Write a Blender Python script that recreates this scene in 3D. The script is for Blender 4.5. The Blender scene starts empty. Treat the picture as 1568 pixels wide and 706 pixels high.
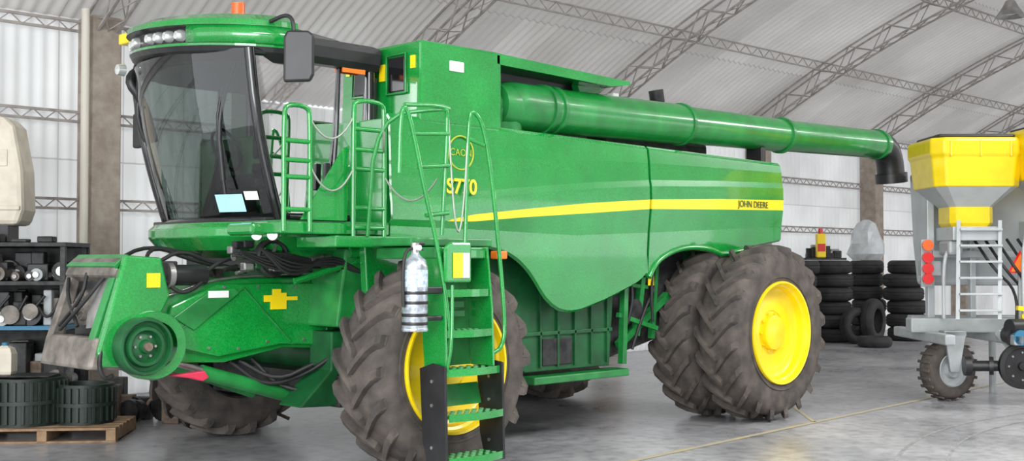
import bpy, bmesh, math, random
from mathutils import Vector, Matrix
random.seed(7)
S=bpy.context.scene
S.view_settings.view_transform='Standard'
COL=bpy.context.collection

# ------------------------------------------------------------ materials
def mat(name,col,rough=.5,metal=0.0,var=0.0,scale=6.0,coat=0.0,bump=0.0,bscale=40,col2=None,spec=.5,grain=0.0):
    m=bpy.data.materials.new(name); m.use_nodes=True
    nt=m.node_tree; b=nt.nodes['Principled BSDF']
    b.inputs['Base Color'].default_value=(*col,1); b.inputs['Roughness'].default_value=rough
    b.inputs['Metallic'].default_value=metal; b.inputs['Coat Weight'].default_value=coat
    b.inputs['Coat Roughness'].default_value=.04
    b.inputs['Specular IOR Level'].default_value=spec
    tc=nt.nodes.new('ShaderNodeTexCoord')
    if var>0 or col2:
        n=nt.nodes.new('ShaderNodeTexNoise'); n.inputs['Scale'].default_value=scale; n.inputs['Detail'].default_value=6
        nt.links.new(tc.outputs['Object'],n.inputs['Vector'])
        r=nt.nodes.new('ShaderNodeValToRGB')
        c2=col2 if col2 else tuple(c*(1+var) for c in col)
        c1=col if col2 else tuple(c*(1-var) for c in col)
        r.color_ramp.elements[0].color=(*c1,1); r.color_ramp.elements[1].color=(*c2,1)
        r.color_ramp.elements[0].position=.35; r.color_ramp.elements[1].position=.7
        nt.links.new(n.outputs['Fac'],r.inputs['Fac']); out=r.outputs['Color']
        if grain>0:
            g_=nt.nodes.new('ShaderNodeTexNoise'); g_.inputs['Scale'].default_value=90; g_.inputs['Detail'].default_value=3
            nt.links.new(tc.outputs['Object'],g_.inputs['Vector'])
            rr_=nt.nodes.new('ShaderNodeValToRGB'); rr_.color_ramp.elements[0].color=(1-grain,)*3+(1,); rr_.color_ramp.elements[1].color=(1+grain,)*3+(1,)
            rr_.color_ramp.elements[0].position=.4; rr_.color_ramp.elements[1].position=.6
            nt.links.new(g_.outputs['Fac'],rr_.inputs['Fac'])
            mm=nt.nodes.new('ShaderNodeMix'); mm.data_type='RGBA'; mm.blend_type='MULTIPLY'; mm.inputs[0].default_value=1; mm.clamp_result=False
            nt.links.new(out,mm.inputs[6]); nt.links.new(rr_.outputs['Color'],mm.inputs[7]); out=mm.outputs[2]
        nt.links.new(out,b.inputs['Base Color'])
    if bump>0:
        n2=nt.nodes.new('ShaderNodeTexNoise'); n2.inputs['Scale'].default_value=bscale; n2.inputs['Detail'].default_value=4
        nt.links.new(tc.outputs['Object'],n2.inputs['Vector'])
        bp=nt.nodes.new('ShaderNodeBump'); bp.inputs['Strength'].default_value=bump; bp.inputs['Distance'].default_value=.01
        nt.links.new(n2.outputs['Fac'],bp.inputs['Height']); nt.links.new(bp.outputs['Normal'],b.inputs['Normal'])
    return m
GREEN=mat('green_paint',(.006,.245,.036),.20,coat=1.0,var=.14,scale=2,grain=.17)
GREENT=mat('green_paint_tube',(.008,.22,.036),.30,coat=.6,var=.2,scale=4,grain=.12)
GREEN2=mat('green_paint_dusty',(.012,.20,.04),.40,var=.3,scale=5,bump=.1,coat=.2)
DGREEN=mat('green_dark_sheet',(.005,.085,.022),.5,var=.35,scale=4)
YEL=mat('yellow_paint',(.90,.66,.005),.35,coat=.3,var=.06)
YELS=mat('yellow_stripe',(.92,.68,.01),.35,coat=.2)
BLACK=mat('black_plastic',(.014,.014,.015),.4,var=.3)
BLKG=mat('black_gloss',(.008,.008,.009),.12,coat=.5)
RUB=mat('tyre_rubber',(.048,.042,.038),.85,col2=(.118,.098,.085),scale=5,bump=.4,bscale=30)
RUBD=mat('tyre_rubber_clean',(.022,.022,.023),.75,var=.4,bump=.2)
STEEL=mat('bare_steel',(.42,.41,.40),.38,metal=.9,var=.25,bump=.1)
DARKM=mat('dark_machinery',(.03,.03,.03),.5,metal=.4,var=.6,scale=9)
DUSTM=mat('dusty_metal',(.10,.088,.075),.6,metal=.2,col2=(.27,.24,.21),scale=7,bump=.3)
GREYP=mat('grey_paint',(.36,.38,.385),.4,var=.12)
LGREY=mat('light_grey_paint',(.44,.465,.475),.35,var=.1,scale=3,coat=.2)
RUST=mat('rusty_dirt',(.10,.07,.05),.85,col2=(.22,.17,.13),scale=12,bump=.4)
WHITE=mat('white_label',(.80,.81,.80),.5)
BLUEW=mat('label_blue',(.40,.72,.80),.4)
ORANGE=mat('orange_label',(.95,.20,.02),.4)
REDL=mat('red_lens',(.65,.01,.01),.2,coat=.5)
AMB=mat('amber_lens',(.85,.12,.01),.2,coat=.5)
LENS=mat('clear_lens',(.75,.78,.75),.08,metal=.6)
CREAM=mat('cream_paint',(.62,.56,.46),.5,var=.1)
WOOD=mat('pallet_wood',(.22,.13,.07),.8,col2=(.36,.24,.14),scale=8,bump=.3)
CONC=mat('column_concrete',(.27,.22,.18),.9,col2=(.38,.33,.28),scale=6,bump=.4)
TRUSS=mat('truss_steel',(.33,.30,.28),.7,var=.2)
PIPE=mat('pvc_pipe',(.62,.58,.50),.5)
BLUE=mat('blue_paint',(.03,.16,.28),.5)
HOSE=mat('hose_rubber',(.015,.015,.015),.55)
MAG=mat('red_plastic',(.60,.03,.08),.5)
CHAIN=mat('chain_steel',(.35,.40,.33),.4,metal=.6)
SEAT=mat('seat_fabric',(.03,.03,.032),.9)
LGRN=mat('worn_green',(.10,.33,.14),.5)
LINE=mat('floor_line_paint',(.50,.42,.24),.5,col2=(.38,.36,.31),scale=3)
SKIDM=mat('tyre_mark_rubber',(.19,.19,.195),.5,col2=(.34,.34,.35),scale=9)

def glass(name,tint,tr,gl_rough=.02):
    m=bpy.data.materials.new(name); m.use_nodes=True; nt=m.node_tree; nt.nodes.clear()
    o=nt.nodes.new('ShaderNodeOutputMaterial'); mx=nt.nodes.new('ShaderNodeMixShader')
    t=nt.nodes.new('ShaderNodeBsdfTransparent'); g=nt.nodes.new('ShaderNodeBsdfGlossy')
    f=nt.nodes.new('ShaderNodeFresnel'); f.inputs['IOR'].default_value=1.8
    t.inputs['Color'].default_value=(*[c*tr for c in tint],1); g.inputs['Roughness'].default_value=gl_rough
    nt.links.new(f.outputs[0],mx.inputs[0]); nt.links.new(t.outputs[0],mx.inputs[1]); nt.links.new(g.outputs[0],mx.inputs[2])
    nt.links.new(mx.outputs[0],o.inputs['Surface']); return m
GLASS=glass('tinted_cab_glass',(.75,.88,.84),.50)
PLAST=mat('plastic_wrap',(.75,.78,.8),.2,var=.1); PLAST.node_tree.nodes['Principled BSDF'].inputs['Transmission Weight'].default_value=.3

def sheet(name,c1,c2,rough,trans,swap):
    m=bpy.data.materials.new(name); m.use_nodes=True; nt=m.node_tree; b=nt.nodes['Principled BSDF']
    b.inputs['Roughness'].default_value=rough
    tc=nt.nodes.new('ShaderNodeTexCoord')
    v=nt.nodes.new('ShaderNodeTexNoise'); v.inputs['Scale'].default_value=.5; v.inputs['Detail'].default_value=6
    nt.links.new(tc.outputs['Object'],v.inputs['Vector'])
    r=nt.nodes.new('ShaderNodeValToRGB'); r.color_ramp.elements[0].color=(*c1,1); r.color_ramp.elements[1].color=(*c2,1)
    r.color_ramp.elements[0].position=.3; r.color_ramp.elements[1].position=.7
    nt.links.new(v.outputs['Fac'],r.inputs['Fac'])
    sp=nt.nodes.new('ShaderNodeSeparateXYZ'); cb=nt.nodes.new('ShaderNodeCombineXYZ')
    nt.links.new(tc.outputs['Object'],sp.inputs[0]); nt.links.new(sp.outputs[0],cb.inputs[0]); nt.links.new(sp.outputs[2 if swap else 1],cb.inputs[1])
    br=nt.nodes.new('ShaderNodeTexBrick'); br.offset=0; br.inputs['Scale'].default_value=1; br.inputs['Brick Width'].default_value=.95; br.inputs['Row Height'].default_value=3.3
    br.inputs['Mortar Size'].default_value=.012; br.inputs['Color1'].default_value=(1,1,1,1); br.inputs['Color2'].default_value=(.84,.84,.84,1); br.inputs['Mortar'].default_value=(.66,.65,.64,1)
    nt.links.new(cb.outputs[0],br.inputs['Vector'])
    mm=nt.nodes.new('ShaderNodeMix'); mm.data_type='RGBA'; mm.blend_type='MULTIPLY'; mm.inputs[0].default_value=1
    nt.links.new(r.outputs['Color'],mm.inputs[6]); nt.links.new(br.outputs['Color'],mm.inputs[7])
    nt.links.new(mm.outputs[2],b.inputs['Base Color'])
    tr=nt.nodes.new('ShaderNodeBsdfTranslucent'); nt.links.new(mm.outputs[2],tr.inputs['Color'])
    mx=nt.nodes.new('ShaderNodeMixShader'); mx.inputs[0].default_value=trans
    nt.links.new(b.outputs[0],mx.inputs[1]); nt.links.new(tr.outputs[0],mx.inputs[2])
    nt.links.new(mx.outputs[0],nt.nodes['Material Output'].inputs['Surface']); return m
WALLM=sheet('corrugated_wall_sheet',(.50,.50,.49),(.68,.68,.67),.45,.33,True)
ROOFM=sheet('corrugated_roof_sheet',(.52,.495,.47),(.68,.66,.64),.5,.14,False)

FLOORM=bpy.data.materials.new('polished_concrete'); FLOORM.use_nodes=True
nt=FLOORM.node_tree; b=nt.nodes['Principled BSDF']; tc=nt.nodes.new('ShaderNodeTexCoord')
n=nt.nodes.new('ShaderNodeTexNoise'); n.inputs['Scale'].default_value=.6; n.inputs['Detail'].default_value=9; n.inputs['Roughness'].default_value=.68
nt.links.new(tc.outputs['Object'],n.inputs['Vector'])
r=nt.nodes.new('ShaderNodeValToRGB'); r.color_ramp.elements[0].color=(.23,.23,.245,1); r.color_ramp.elements[1].color=(.47,.47,.48,1)
r.color_ramp.elements[0].position=.34; r.color_ramp.elements[1].position=.66
nt.links.new(n.outputs['Fac'],r.inputs['Fac'])
n3=nt.nodes.new('ShaderNodeTexNoise'); n3.inputs['Scale'].default_value=7; n3.inputs['Detail'].default_value=8
nt.links.new(tc.outputs['Object'],n3.inputs['Vector'])
r3=nt.nodes.new('ShaderNodeValToRGB'); r3.color_ramp.elements[0].color=(.66,.66,.67,1); r3.color_ramp.elements[1].color=(1,1,1,1)
r3.color_ramp.elements[0].position=.3; r3.color_ramp.elements[1].position=.55
nt.links.new(n3.outputs['Fac'],r3.inputs['Fac'])
mm=nt.nodes.new('ShaderNodeMix'); mm.data_type='RGBA'; mm.blend_type='MULTIPLY'; mm.inputs[0].default_value=1
nt.links.new(r.outputs['Color'],mm.inputs[6]); nt.links.new(r3.outputs['Color'],mm.inputs[7]); nt.links.new(mm.outputs[2],b.inputs['Base Color'])
mr=nt.nodes.new('ShaderNodeMapRange'); mr.inputs['To Min'].default_value=.18; mr.inputs['To Max'].default_value=.42
nt.links.new(n.outputs['Fac'],mr.inputs['Value']); nt.links.new(mr.outputs[0],b.inputs['Roughness'])

# ------------------------------------------------------------ helpers
def group(name,loc=(0,0,0),rz=0):
    e=bpy.data.objects.new(name,None); COL.objects.link(e); e.location=loc; e.rotation_euler=(0,0,rz); e.empty_display_size=.1; return e
def mesh(name,vs,fs,m,par=None,smooth=False,mi=None,bev=0,recalc=True):
    me=bpy.data.meshes.new(name); me.from_pydata([tuple(v) for v in vs],[],fs)
    ms=m if isinstance(m,(list,tuple)) else [m]
    for x in ms: me.materials.append(x)
    if mi: 
        for p,i in zip(me.polygons,mi): p.material_index=i
    if recalc:
        bm=bmesh.new(); bm.from_mesh(me); bmesh.ops.recalc_face_normals(bm,faces=bm.faces); bm.to_mesh(me); bm.free()
    if smooth: 
        for p in me.polygons: p.use_smooth=True
    o=bpy.data.objects.new(name,me); COL.objects.link(o)
    if par: o.parent=par
    if bev>0:
        md=o.modifiers.new('b','BEVEL'); md.width=bev; md.segments=2; md.limit_method='ANGLE'; md.angle_limit=.6
    return o
def box(name,x0,x1,y0,y1,z0,z1,m,par=None,bev=.012):
    vs=[(x,y,z) for x in(x0,x1) for y in(y0,y1) for z in(z0,z1)]
    fs=[(0,1,3,2),(4,6,7,5),(0,4,5,1),(2,3,7,6),(0,2,6,4),(1,5,7,3)]
    return mesh(name,vs,fs,m,par,bev=bev)
def prism(name,pts,a,b2,m,par=None,ax='Y',bev=.01,smooth=False):
    n=len(pts)
    def P(p,t):
        return (p[0],t,p[1]) if ax=='Y' else ((p[0],p[1],t) if ax=='Z' else (t,p[0],p[1]))
    vs=[P(p,a) for p in pts]+[P(p,b2) for p in pts]
    fs=[tuple(range(n)),tuple(range(n,2*n))]+[(i,(i+1)%n,n+(i+1)%n,n+i) for i in range(n)]
    return mesh(name,vs,fs,m,par,bev=bev,smooth=smooth)
def lathe(name,prof,ax,c,m,par=None,seg=48,smooth=True):
    vs=[];fs=[];k=len(prof)
    for i in range(seg):
        a=2*math.pi*i/seg; ca,sa=math.cos(a),math.sin(a)
        for r_,h in prof:
            if ax=='Y': vs.append((c[0]+r_*ca,c[1]+h,c[2]+r_*sa))
            elif ax=='Z': vs.append((c[0]+r_*ca,c[1]+r_*sa,c[2]+h))
            else: vs.append((c[0]+h,c[1]+r_*ca,c[2]+r_*sa))
    for i in range(seg):
        j=(i+1)%seg
        for q in range(k-1): fs.append((i*k+q,j*k+q,j*k+q+1,i*k+q+1))
    o=mesh(name,vs,fs,m,par)
    bm=bmesh.new(); bm.from_mesh(o.data); bmesh.ops.remove_doubles(bm,verts=bm.verts,dist=1e-5); bmesh.ops.recalc_face_normals(bm,faces=bm.faces); bm.to_mesh(o.data); bm.free()
    if smooth:
        for p in o.data.polygons: p.use_smooth=True
        md=o.modifiers.new('e','EDGE_SPLIT'); md.split_angle=.7
    return o
def cyl(name,a,b2,r_,m,par=None,seg=20,r2=None):
    a=Vector(a);b2=Vector(b2); d=b2-a; L=d.length; r2=r_ if r2 is None else r2
    q=d.to_track_quat('Z','Y').to_matrix(); vs=[]
    for rr,h in((r_,0),(r2,L)):
        for i in range(seg):
            t=2*math.pi*i/seg; vs.append(a+q@Vector((rr*math.cos(t),rr*math.sin(t),h)))
    fs=[tuple(range(seg)),tuple(range(seg,2*seg))]+[(i,(i+1)%seg,seg+(i+1)%seg,seg+i) for i in range(seg)]
    o=mesh(name,vs,fs,m,par)
    for p in o.data.polygons:
        if len(p.vertices)==4: p.use_smooth=True
    md=o.modifiers.new('e','EDGE_SPLIT'); md.split_angle=.7
    return o
def chaikin(pts,n):
    for _ in range(n):
        out=[pts[0]]
        for a,b2 in zip(pts[:-1],pts[1:]):
            a=Vector(a);b2=Vector(b2); out+= [a*.75+b2*.25,a*.25+b2*.75]
        out.append(pts[-1]); pts=out
    return pts
def tubes(name,plist,r_,m,par=None,sm=2,res=3):
    cu=bpy.data.curves.new(name,'CURVE'); cu.dimensions='3D'; cu.bevel_depth=r_; cu.bevel_resolution=res; cu.use_fill_caps=True
    for pts in plist:
        pts=chaikin([Vector(p) for p in pts],sm) if (sm and len(pts)>2) else [Vector(p) for p in pts]
        sp=cu.splines.new('POLY'); sp.points.add(len(pts)-1)
        for i,p in enumerate(pts): sp.points[i].co=(*p,1)
    cu.materials.append(m); o=bpy.data.objects.new(name,cu); COL.objects.link(o)
    if par:o.parent=par
    return o
def tube(name,pts,r_,m,par=None,sm=2,res=4): return tubes(name,[pts],r_,m,par,sm,res)
def struts(name,segs,m,par=None):
    vs=[];fs=[]
    for a,b2,w in segs:
        a=Vector(a);b2=Vector(b2); d=(b2-a)
        if d.length<1e-6: continue
        q=d.to_track_quat('Z','Y').to_matrix(); k=len(vs)
        for base in(a,b2):
            for sx,sy in((-1,-1),(1,-1),(1,1),(-1,1)): vs.append(base+q@Vector((sx*w,sy*w,0)))
        fs+=[(k,k+1,k+2,k+3),(k+4,k+5,k+6,k+7)]+[(k+i,k+(i+1)%4,k+4+(i+1)%4,k+4+i) for i in range(4)]
    return mesh(name,vs,fs,m,par)
def text(name,s,size,loc,m,par=None,rot=(math.pi/2,0,0),ext=.002,off=0):
    cu=bpy.data.curves.new(name,'FONT'); cu.body=s; cu.size=size; cu.extrude=ext; cu.align_x='CENTER'; cu.align_y='CENTER'; cu.offset=off
    cu.materials.append(m); o=bpy.data.objects.new(name,cu); COL.objects.link(o); o.location=loc; o.rotation_euler=rot
    if par:o.parent=par
    return o
def lerp(tab,x):
    if x<=tab[0][0]: return tab[0][1]
    for (a,va),(b2,vb) in zip(tab[:-1],tab[1:]):
        if x<=b2: return va+(vb-va)*(x-a)/(b2-a)
    return tab[-1][1]

# ------------------------------------------------------------ building
YW=8.0; EZ=5.3; X0=-14.0; X1=46.0
CY=-5.0; CZ=-16.1; RR=25.04
def arch(y): return CZ+math.sqrt(max(0,RR*RR-(y-CY)**2))
mesh('floor',[(X0,-18,0),(X1,-18,0),(X1,YW+.2,0),(X0,YW+.2,0)],[(0,1,2,3)],FLOORM)
pitch=.19; ns=6
def corr_cols(a,b2):
    n=int((b2-a)/pitch*ns); return [a+(b2-a)*i/n for i in range(n+1)]
def corr_wall(name,xa,xb,y,z0,z1):
    vs=[];fs=[]; xx=corr_cols(xa,xb)
    for x in xx:
        d=.022*math.sin(2*math.pi*x/pitch); vs.extend([(x,y+d,z0),(x,y+d,z1)])
    for i in range(len(xx)-1): fs.append((2*i,2*i+2,2*i+3,2*i+1))
    return mesh(name,vs,fs,WALLM,smooth=True,recalc=False)
corr_wall('wall_back',X0,X1,YW+.1,0,EZ+.1)
FZ=arch(-18)
xw=[(-8.0,14.0,0),(14.0,31.0,4.6),(31.0,46.0,0)]  # unseen front wall, added; its gaps are shaped for reflections in paint and glass
for xa,xb,z0 in xw: corr_wall('wall_front_added',xa,xb,-18.0,z0,FZ)
xs=corr_cols(X0,X1)
ny=26; vs=[];fs=[]
for x in xs:
    d=.022*math.sin(2*math.pi*x/pitch)
    for j in range(ny+1):
        y=YW+.15-(YW+.15+18)*j/ny; vs.append((x,y,arch(y)+.03+d))
k=ny+1
for i in range(len(xs)-1):
    for j in range(ny): fs.append((i*k+j,i*k+j+1,(i+1)*k+j+1,(i+1)*k+j))
mesh('ceiling',vs,fs,ROOFM,smooth=True,recalc=False)
vs=[];fs=[]; ysn=corr_cols(-18,YW+.1)
for y in ysn:
    d=.022*math.sin(2*math.pi*y/pitch); vs+=[(X1+d,y,0),(X1+d,y,arch(y))]
for i in range(len(ysn)-1): fs.append((2*i,2*i+2,2*i+3,2*i+1))
mesh('wall_right',vs,fs,WALLM,smooth=True,recalc=False)
ribx=[0.45,5.9,11.2,16.7,22.1,27.5,32.9,38.3,43.7]
for i,x in enumerate(ribx):
    seg=[]; N=60; pts=[]
    for j in range(N+1):
        y=YW-(YW+18)*j/N; n=Vector((0,y-CY,arch(y)-CZ)).normalized(); o_=Vector((0,y,arch(y)))
        pts.append((o_-n*.06,o_-n*.43))
    for dx in(-.14,.14):
        D=Vector((dx,0,0))
        for j in range(N):
            seg.append((pts[j][0]+D,pts[j+1][0]+D,.016)); seg.append((pts[j][1]+D,pts[j+1][1]+D,.016))
            seg.append((pts[j][j%2]+D,pts[j+1][(j+1)%2]+D,.009))
    for j in range(N):
        seg.append((pts[j][1]+Vector((-.14,0,0)),pts[j+1][1]+Vector((.14,0,0)),.008))
        seg.append((pts[j][1]+Vector((.14,0,0)),pts[j+1][1]+Vector((-.14,0,0)),.008))
    struts('roof_truss',[(Vector((x,0,0))+a,Vector((x,0,0))+b2,w) for a,b2,w in seg],TRUSS)
    box('column',x-.21,x+.21,YW-.42,YW+.05,0,EZ-.05,CONC,bev=.02)
py=[6.0,3.4,.8,-1.8,-4.4,-7.0,-9.6,-12.2]
for y in py:
    z=arch(y)-.05; seg=[]
    seg+= [((X0,y,z),(X1,y,z),.013),((X0,y,z-.18),(X1,y,z-.18),.013)]
    x=X0;kk=0
    while x<X1-.01:
        x2=min(x+.22,X1); seg.append(((x,y,z if kk%2 else z-.18),(x2,y,z-.18 if kk%2 else z),.007)); x=x2; kk+=1
    struts('trim_purlin',seg,TRUSS)
for z in(2.75,3.95,EZ-.1,1.4):
    seg=[((X0,YW-.02,z),(X1,YW-.02,z),.018),((X0,YW-.02,z-.13),(X1,YW-.02,z-.13),.018)]
    x=X0;kk=0
    while x<X1-.01:
        x2=min(x+.16,X1); seg.append(((x,YW-.02,z if kk%2 else z-.13),(x2,YW-.02,z-.13 if kk%2 else z),.007)); x=x2;kk+=1
    struts('trim_girt',seg,TRUSS)
tube('drain_pipe',[(.12,YW-.45,0),(.12,YW-.45,EZ)],.055,PIPE,sm=0)
def floorline(name,a,b2,w,m=LINE,z=0):
    a=Vector(a);b2=Vector(b2);d=(b2-a).normalized();n_=Vector((-d.y,d.x,0))*w/2
    mesh(name,[a-n_,b2-n_,b2+n_,a+n_],[(0,1,2,3)],m)
floorline('trim_floor_line',(-6,-1.0,.004),(30,1.0,.004),.08)
floorline('trim_floor_line',(5.4,-.35,.004),(9.5,3.2,.004),.05)
def marks(name,pts,w,z):
    pts=chaikin([Vector((x,y,z)) for x,y in pts],3); vs=[];fs=[]
    for i,p in enumerate(pts):
        d=(pts[min(i+1,len(pts)-1)]-pts[max(i-1,0)]).normalized(); n_=Vector((-d.y,d.x,0))*w/2; vs+=[p-n_,p+n_]
    for i in range(len(pts)-1): fs.append((2*i,2*i+2,2*i+3,2*i+1))
    mesh(name,vs,fs,SKIDM)
marks('tyre_mark',[(1.2,-3.8),(3.5,-2.2),(6.5,-1.5),(10,-2.2)],.04,.002)
marks('tyre_mark',[(1.5,-4.1),(3.8,-2.6),(6.5,-1.9),(10,-2.6)],.03,.002)

# ------------------------------------------------------------ combine
CB=group('combine_harvester')
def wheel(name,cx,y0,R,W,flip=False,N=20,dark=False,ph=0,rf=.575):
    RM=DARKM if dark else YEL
    e=group(name); e.parent=CB; e.location=(cx,y0,R)
    if flip: e.rotation_euler=(0,0,math.pi)
    rr=rf*R
    prof=[(rr-.02,.10),(rr,.0),(rr+.04,-.01),(.76*R,-.03),(.87*R,-.005),(.915*R,.035),(.933*R,.09),(.94*R,W/2),(.933*R,W-.09),(.915*R,W-.035),(.87*R,W+.005),(.76*R,W+.03),(rr+.04,W+.01),(rr,W),(rr-.02,W-.10)]
    lathe('tyre_carcass',prof,'Y',(0,0,0),RUB,e,seg=72)
    lathe('bead_ring',[(rr+.05,-.012),(rr+.055,-.026),(rr+.075,-.03),(rr+.08,-.015)],'Y',(0,0,0),RUB,e,seg=72)
    vs=[];fs=[]; half=W/2
    for k_ in range(N):
        for sd in(0,1):
            a0=ph+2*math.pi*(k_+.5*sd)/N; sg=1 if sd else -1
            st=[(-.07,R,.9*R),(.3,R,.91*R),(.7,R-.004,.91*R),(.98,R-.020,.89*R),(1.04,.93*R,.86*R),(1.0,.84*R,.82*R)]
            base=len(vs)
            for q,(s_,rt,rb) in enumerate(st):
                an=a0-min(max(s_,0),1)**.85*.30 if q<4 else a0-.30-(.02*(q-3))
                y=half+sg*s_*half*1.0
                wt=.027+.013*max(0,min(1,s_)); wb=wt+.014
                for rad,w in((rt,wt),(rb,wb)):
                    for s2 in(-1,1):
                        t=an+s2*w/R
                        vs.append((rad*math.cos(t),y,rad*math.sin(t)))
            for q in range(len(st)-1):
                A=base+4*q;B=A+4
                fs+=[(A,A+1,B+1,B),(A+2,B+2,B+3,A+3),(A,B,B+2,A+2),(A+1,A+3,B+3,B+1)]
            fs+=[(base,base+2,base+3,base+1)]; E=base+4*(len(st)-1); fs+=[(E,E+1,E+3,E+2)]
    mesh('tread_lugs',vs,fs,RUB,e)
    p=-.035
    rim=[(rr+.0,.03),(rr+.012,p+.01),(rr+.005,p-.005),(rr-.015,p-.002),(rr-.022,p+.03),(rr-.03,p+.055),(rr-.055,p+.07),(rr-.062,p+.15),(rr-.10,p+.18),(.40*R,p+.19),(.30*R,p+.175),(.25*R,p+.165),(.245*R,p+.175),(.20*R,p+.175),(.195*R,p+.11),(.17*R,p+.095),(.0001,p+.095)]
    lathe('rim',rim,'Y',(0,0,0),RM,e,seg=64)
    lathe('rim_barrel',[(rr-.06,.12),(rr-.06,W-.09),(rr-.02,W-.03),(rr+.03,W-.02)],'Y',(0,0,0),RM,e,seg=48)
    for i in range(10):
        a=2*math.pi*i/10
        cyl('wheel_nut',(.222*R*math.cos(a),p+.145,.222*R*math.sin(a)),(.222*R*math.cos(a),p+.18,.222*R*math.sin(a)),.014,RM,e,seg=6)
    return e
RF=.97; RRr=1.05
wheel('front_wheel_near',0,0,RF,.55,rf=.605)
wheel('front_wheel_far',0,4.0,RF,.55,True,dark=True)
wheel('rear_wheel_near_outer',5.18,-.04,RRr,.52,ph=.1)
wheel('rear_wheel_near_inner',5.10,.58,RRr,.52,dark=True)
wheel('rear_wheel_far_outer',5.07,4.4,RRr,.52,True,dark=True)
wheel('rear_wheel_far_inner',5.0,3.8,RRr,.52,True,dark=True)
cyl('rear_axle',(5.05,.3,1.04),(5.05,4.1,1.04),.14,DGREEN,CB)
cyl('front_axle',(0,.3,.97),(0,3.7,.97),.20,DGREEN,CB)

ST=[(.40,2.29),(.69,2.345),(1.4,2.42),(2.39,2.516),(3.41,2.59),(4.76,2.645),(6.06,2.68)]
SB=[(.40,2.275),(.69,2.28),(1.4,2.34),(2.39,2.41),(3.41,2.485),(4.76,2.52),(6.06,2.55)]
BF=[(-.30,2.06),(.43,2.05),(.9,2.03),(1.08,2.0),(1.22,1.965),(1.35,1.905),(1.45,1.84),(1.54,1.765),(1.63,1.67),(1.70,1.59),(1.78,1.51),(1.88,1.44),(1.98,1.39),(2.10,1.365),(2.2,1.36),(2.33,1.375),(2.70,1.465),(3.09,1.59),(3.25,1.645),(3.35,1.70),(3.42,1.76)]
BR=[(3.44,1.73),(3.5,1.81),(3.59,1.90),(3.7,1.96),(3.86,2.02),(4.05,2.06),(4.23,2.075),(4.45,2.07),(4.69,2.04),(4.85,1.98),(5.4,2.06),(6.14,2.15)]
CR=[(-.3,2.22),(1.0,2.20),(2.2,2.17),(3.41,2.22),(6.1,2.34)]
TP=[(-.3,3.24),(6.13,3.16)]
def shield(name,x0,x1,bot,mirror=False):
    n=int((x1-x0)/.05); vs=[];fs=[];mi=[]
    for i in range(n+1):
        x=x0+(x1-x0)*i/n
        cr=lerp(CR,x); b_=lerp(bot,x); c_=max(cr,b_+.03); sb=max(lerp(SB,x),c_+.01) ; stt=max(lerp(ST,x),sb+.002); t=lerp(TP,x)
        if x<.4: stt=sb+.002
        def low(z): return .0+.055*max(0,cr-z)
        rows=[(b_,low(b_)+.03),(b_+.025,low(b_+.025)),((b_+.025+c_)/2,low((b_+.025+c_)/2)),(c_,low(c_)),(sb,-.030),(stt,-.035),(stt+.15,-.032),(stt+.22,-.018),((stt+.22+t)/2,-.008),(t-.04,.010),(t,.045)]
        for z,o_ in rows:
            y=.55+o_
            if mirror: y=4.4-y
            vs.append((x,y,z))
    k=11
    for i in range(n):
        for q in range(k-1):
            fs.append((i*k+q,(i+1)*k+q,(i+1)*k+q+1,i*k+q+1))
            xm=x0+(x1-x0)*(i+.5)/n
            mi.append(1 if (q==4 and xm>.38) else 0)
    o=mesh(name,vs,fs,[GREEN,YELS],CB,mi=mi)
    md=o.modifiers.new('s','SOLIDIFY'); md.thickness=.03; md.offset=-1
    return o
shield('side_shield_front',-.30,3.40,BF); shield('side_shield_rear',3.44,6.14,BR)
shield('side_shield_front_far',-.30,3.40,BF,True); shield('side_shield_rear_far',3.44,6.14,BR,True)
tube('wheel_arch_lip',[(x,.57,z-.01) for x,z in BR[:11]],.035,GREEN,CB,sm=1)
vs=[];fs=[]
for i,(x,z) in enumerate(BR[:11]): vs+=[(x,.58,z-.01),(x,1.2,z-.03)]
for i in range(10): fs.append((2*i,2*i+1,2*i+3,2*i+2))
mesh('wheel_arch_liner',vs,fs,GREEN2,CB,smooth=True)
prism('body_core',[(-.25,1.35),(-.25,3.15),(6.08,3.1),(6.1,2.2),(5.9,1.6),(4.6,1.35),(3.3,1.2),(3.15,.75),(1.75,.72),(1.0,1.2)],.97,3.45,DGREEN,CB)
box('front_wall',-.31,-.2,.60,3.80,2.08,3.2,GREEN,CB)
prism('top_deck',[(-.3,3.12),(6.13,3.06),(6.13,3.12),(-.3,3.2)],.62,3.78,GREEN,CB)
prism('rear_hood',[(6.02,2.15),(6.17,2.2),(6.2,2.7),(6.14,3.14),(6.02,3.12)],.6,3.8,GREEN,CB,bev=.03)
box('rear_reflector',6.12,6.17,.575,.62,2.25,2.52,WHITE,CB)
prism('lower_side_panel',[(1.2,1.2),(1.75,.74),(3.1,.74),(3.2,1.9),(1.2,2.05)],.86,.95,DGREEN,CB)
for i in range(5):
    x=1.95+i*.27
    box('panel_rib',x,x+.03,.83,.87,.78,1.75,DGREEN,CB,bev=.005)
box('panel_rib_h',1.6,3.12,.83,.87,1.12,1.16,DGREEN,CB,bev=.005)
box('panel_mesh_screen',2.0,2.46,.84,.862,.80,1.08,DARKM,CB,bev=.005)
box('lower_ledge',1.75,3.28,.72,.98,.62,.70,GREEN2,CB)
struts('rear_frame_struts',[((3.25,.8,.75),(3.3,.8,1.75),.035),((3.55,.85,1.05),(3.7,.85,1.95),.035),((3.2,.82,1.3),(3.9,.82,1.12),.025),((3.3,.9,.95),(4.2,.9,1.5),.04),((3.2,.84,1.65),(3.75,.84,1.6),.02),((3.9,.9,1.0),(4.0,.9,2.0),.03)],GREEN2,CB)
box('axle_frame',3.2,5.2,1.25,3.1,.95,1.35,DARKM,CB)
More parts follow.
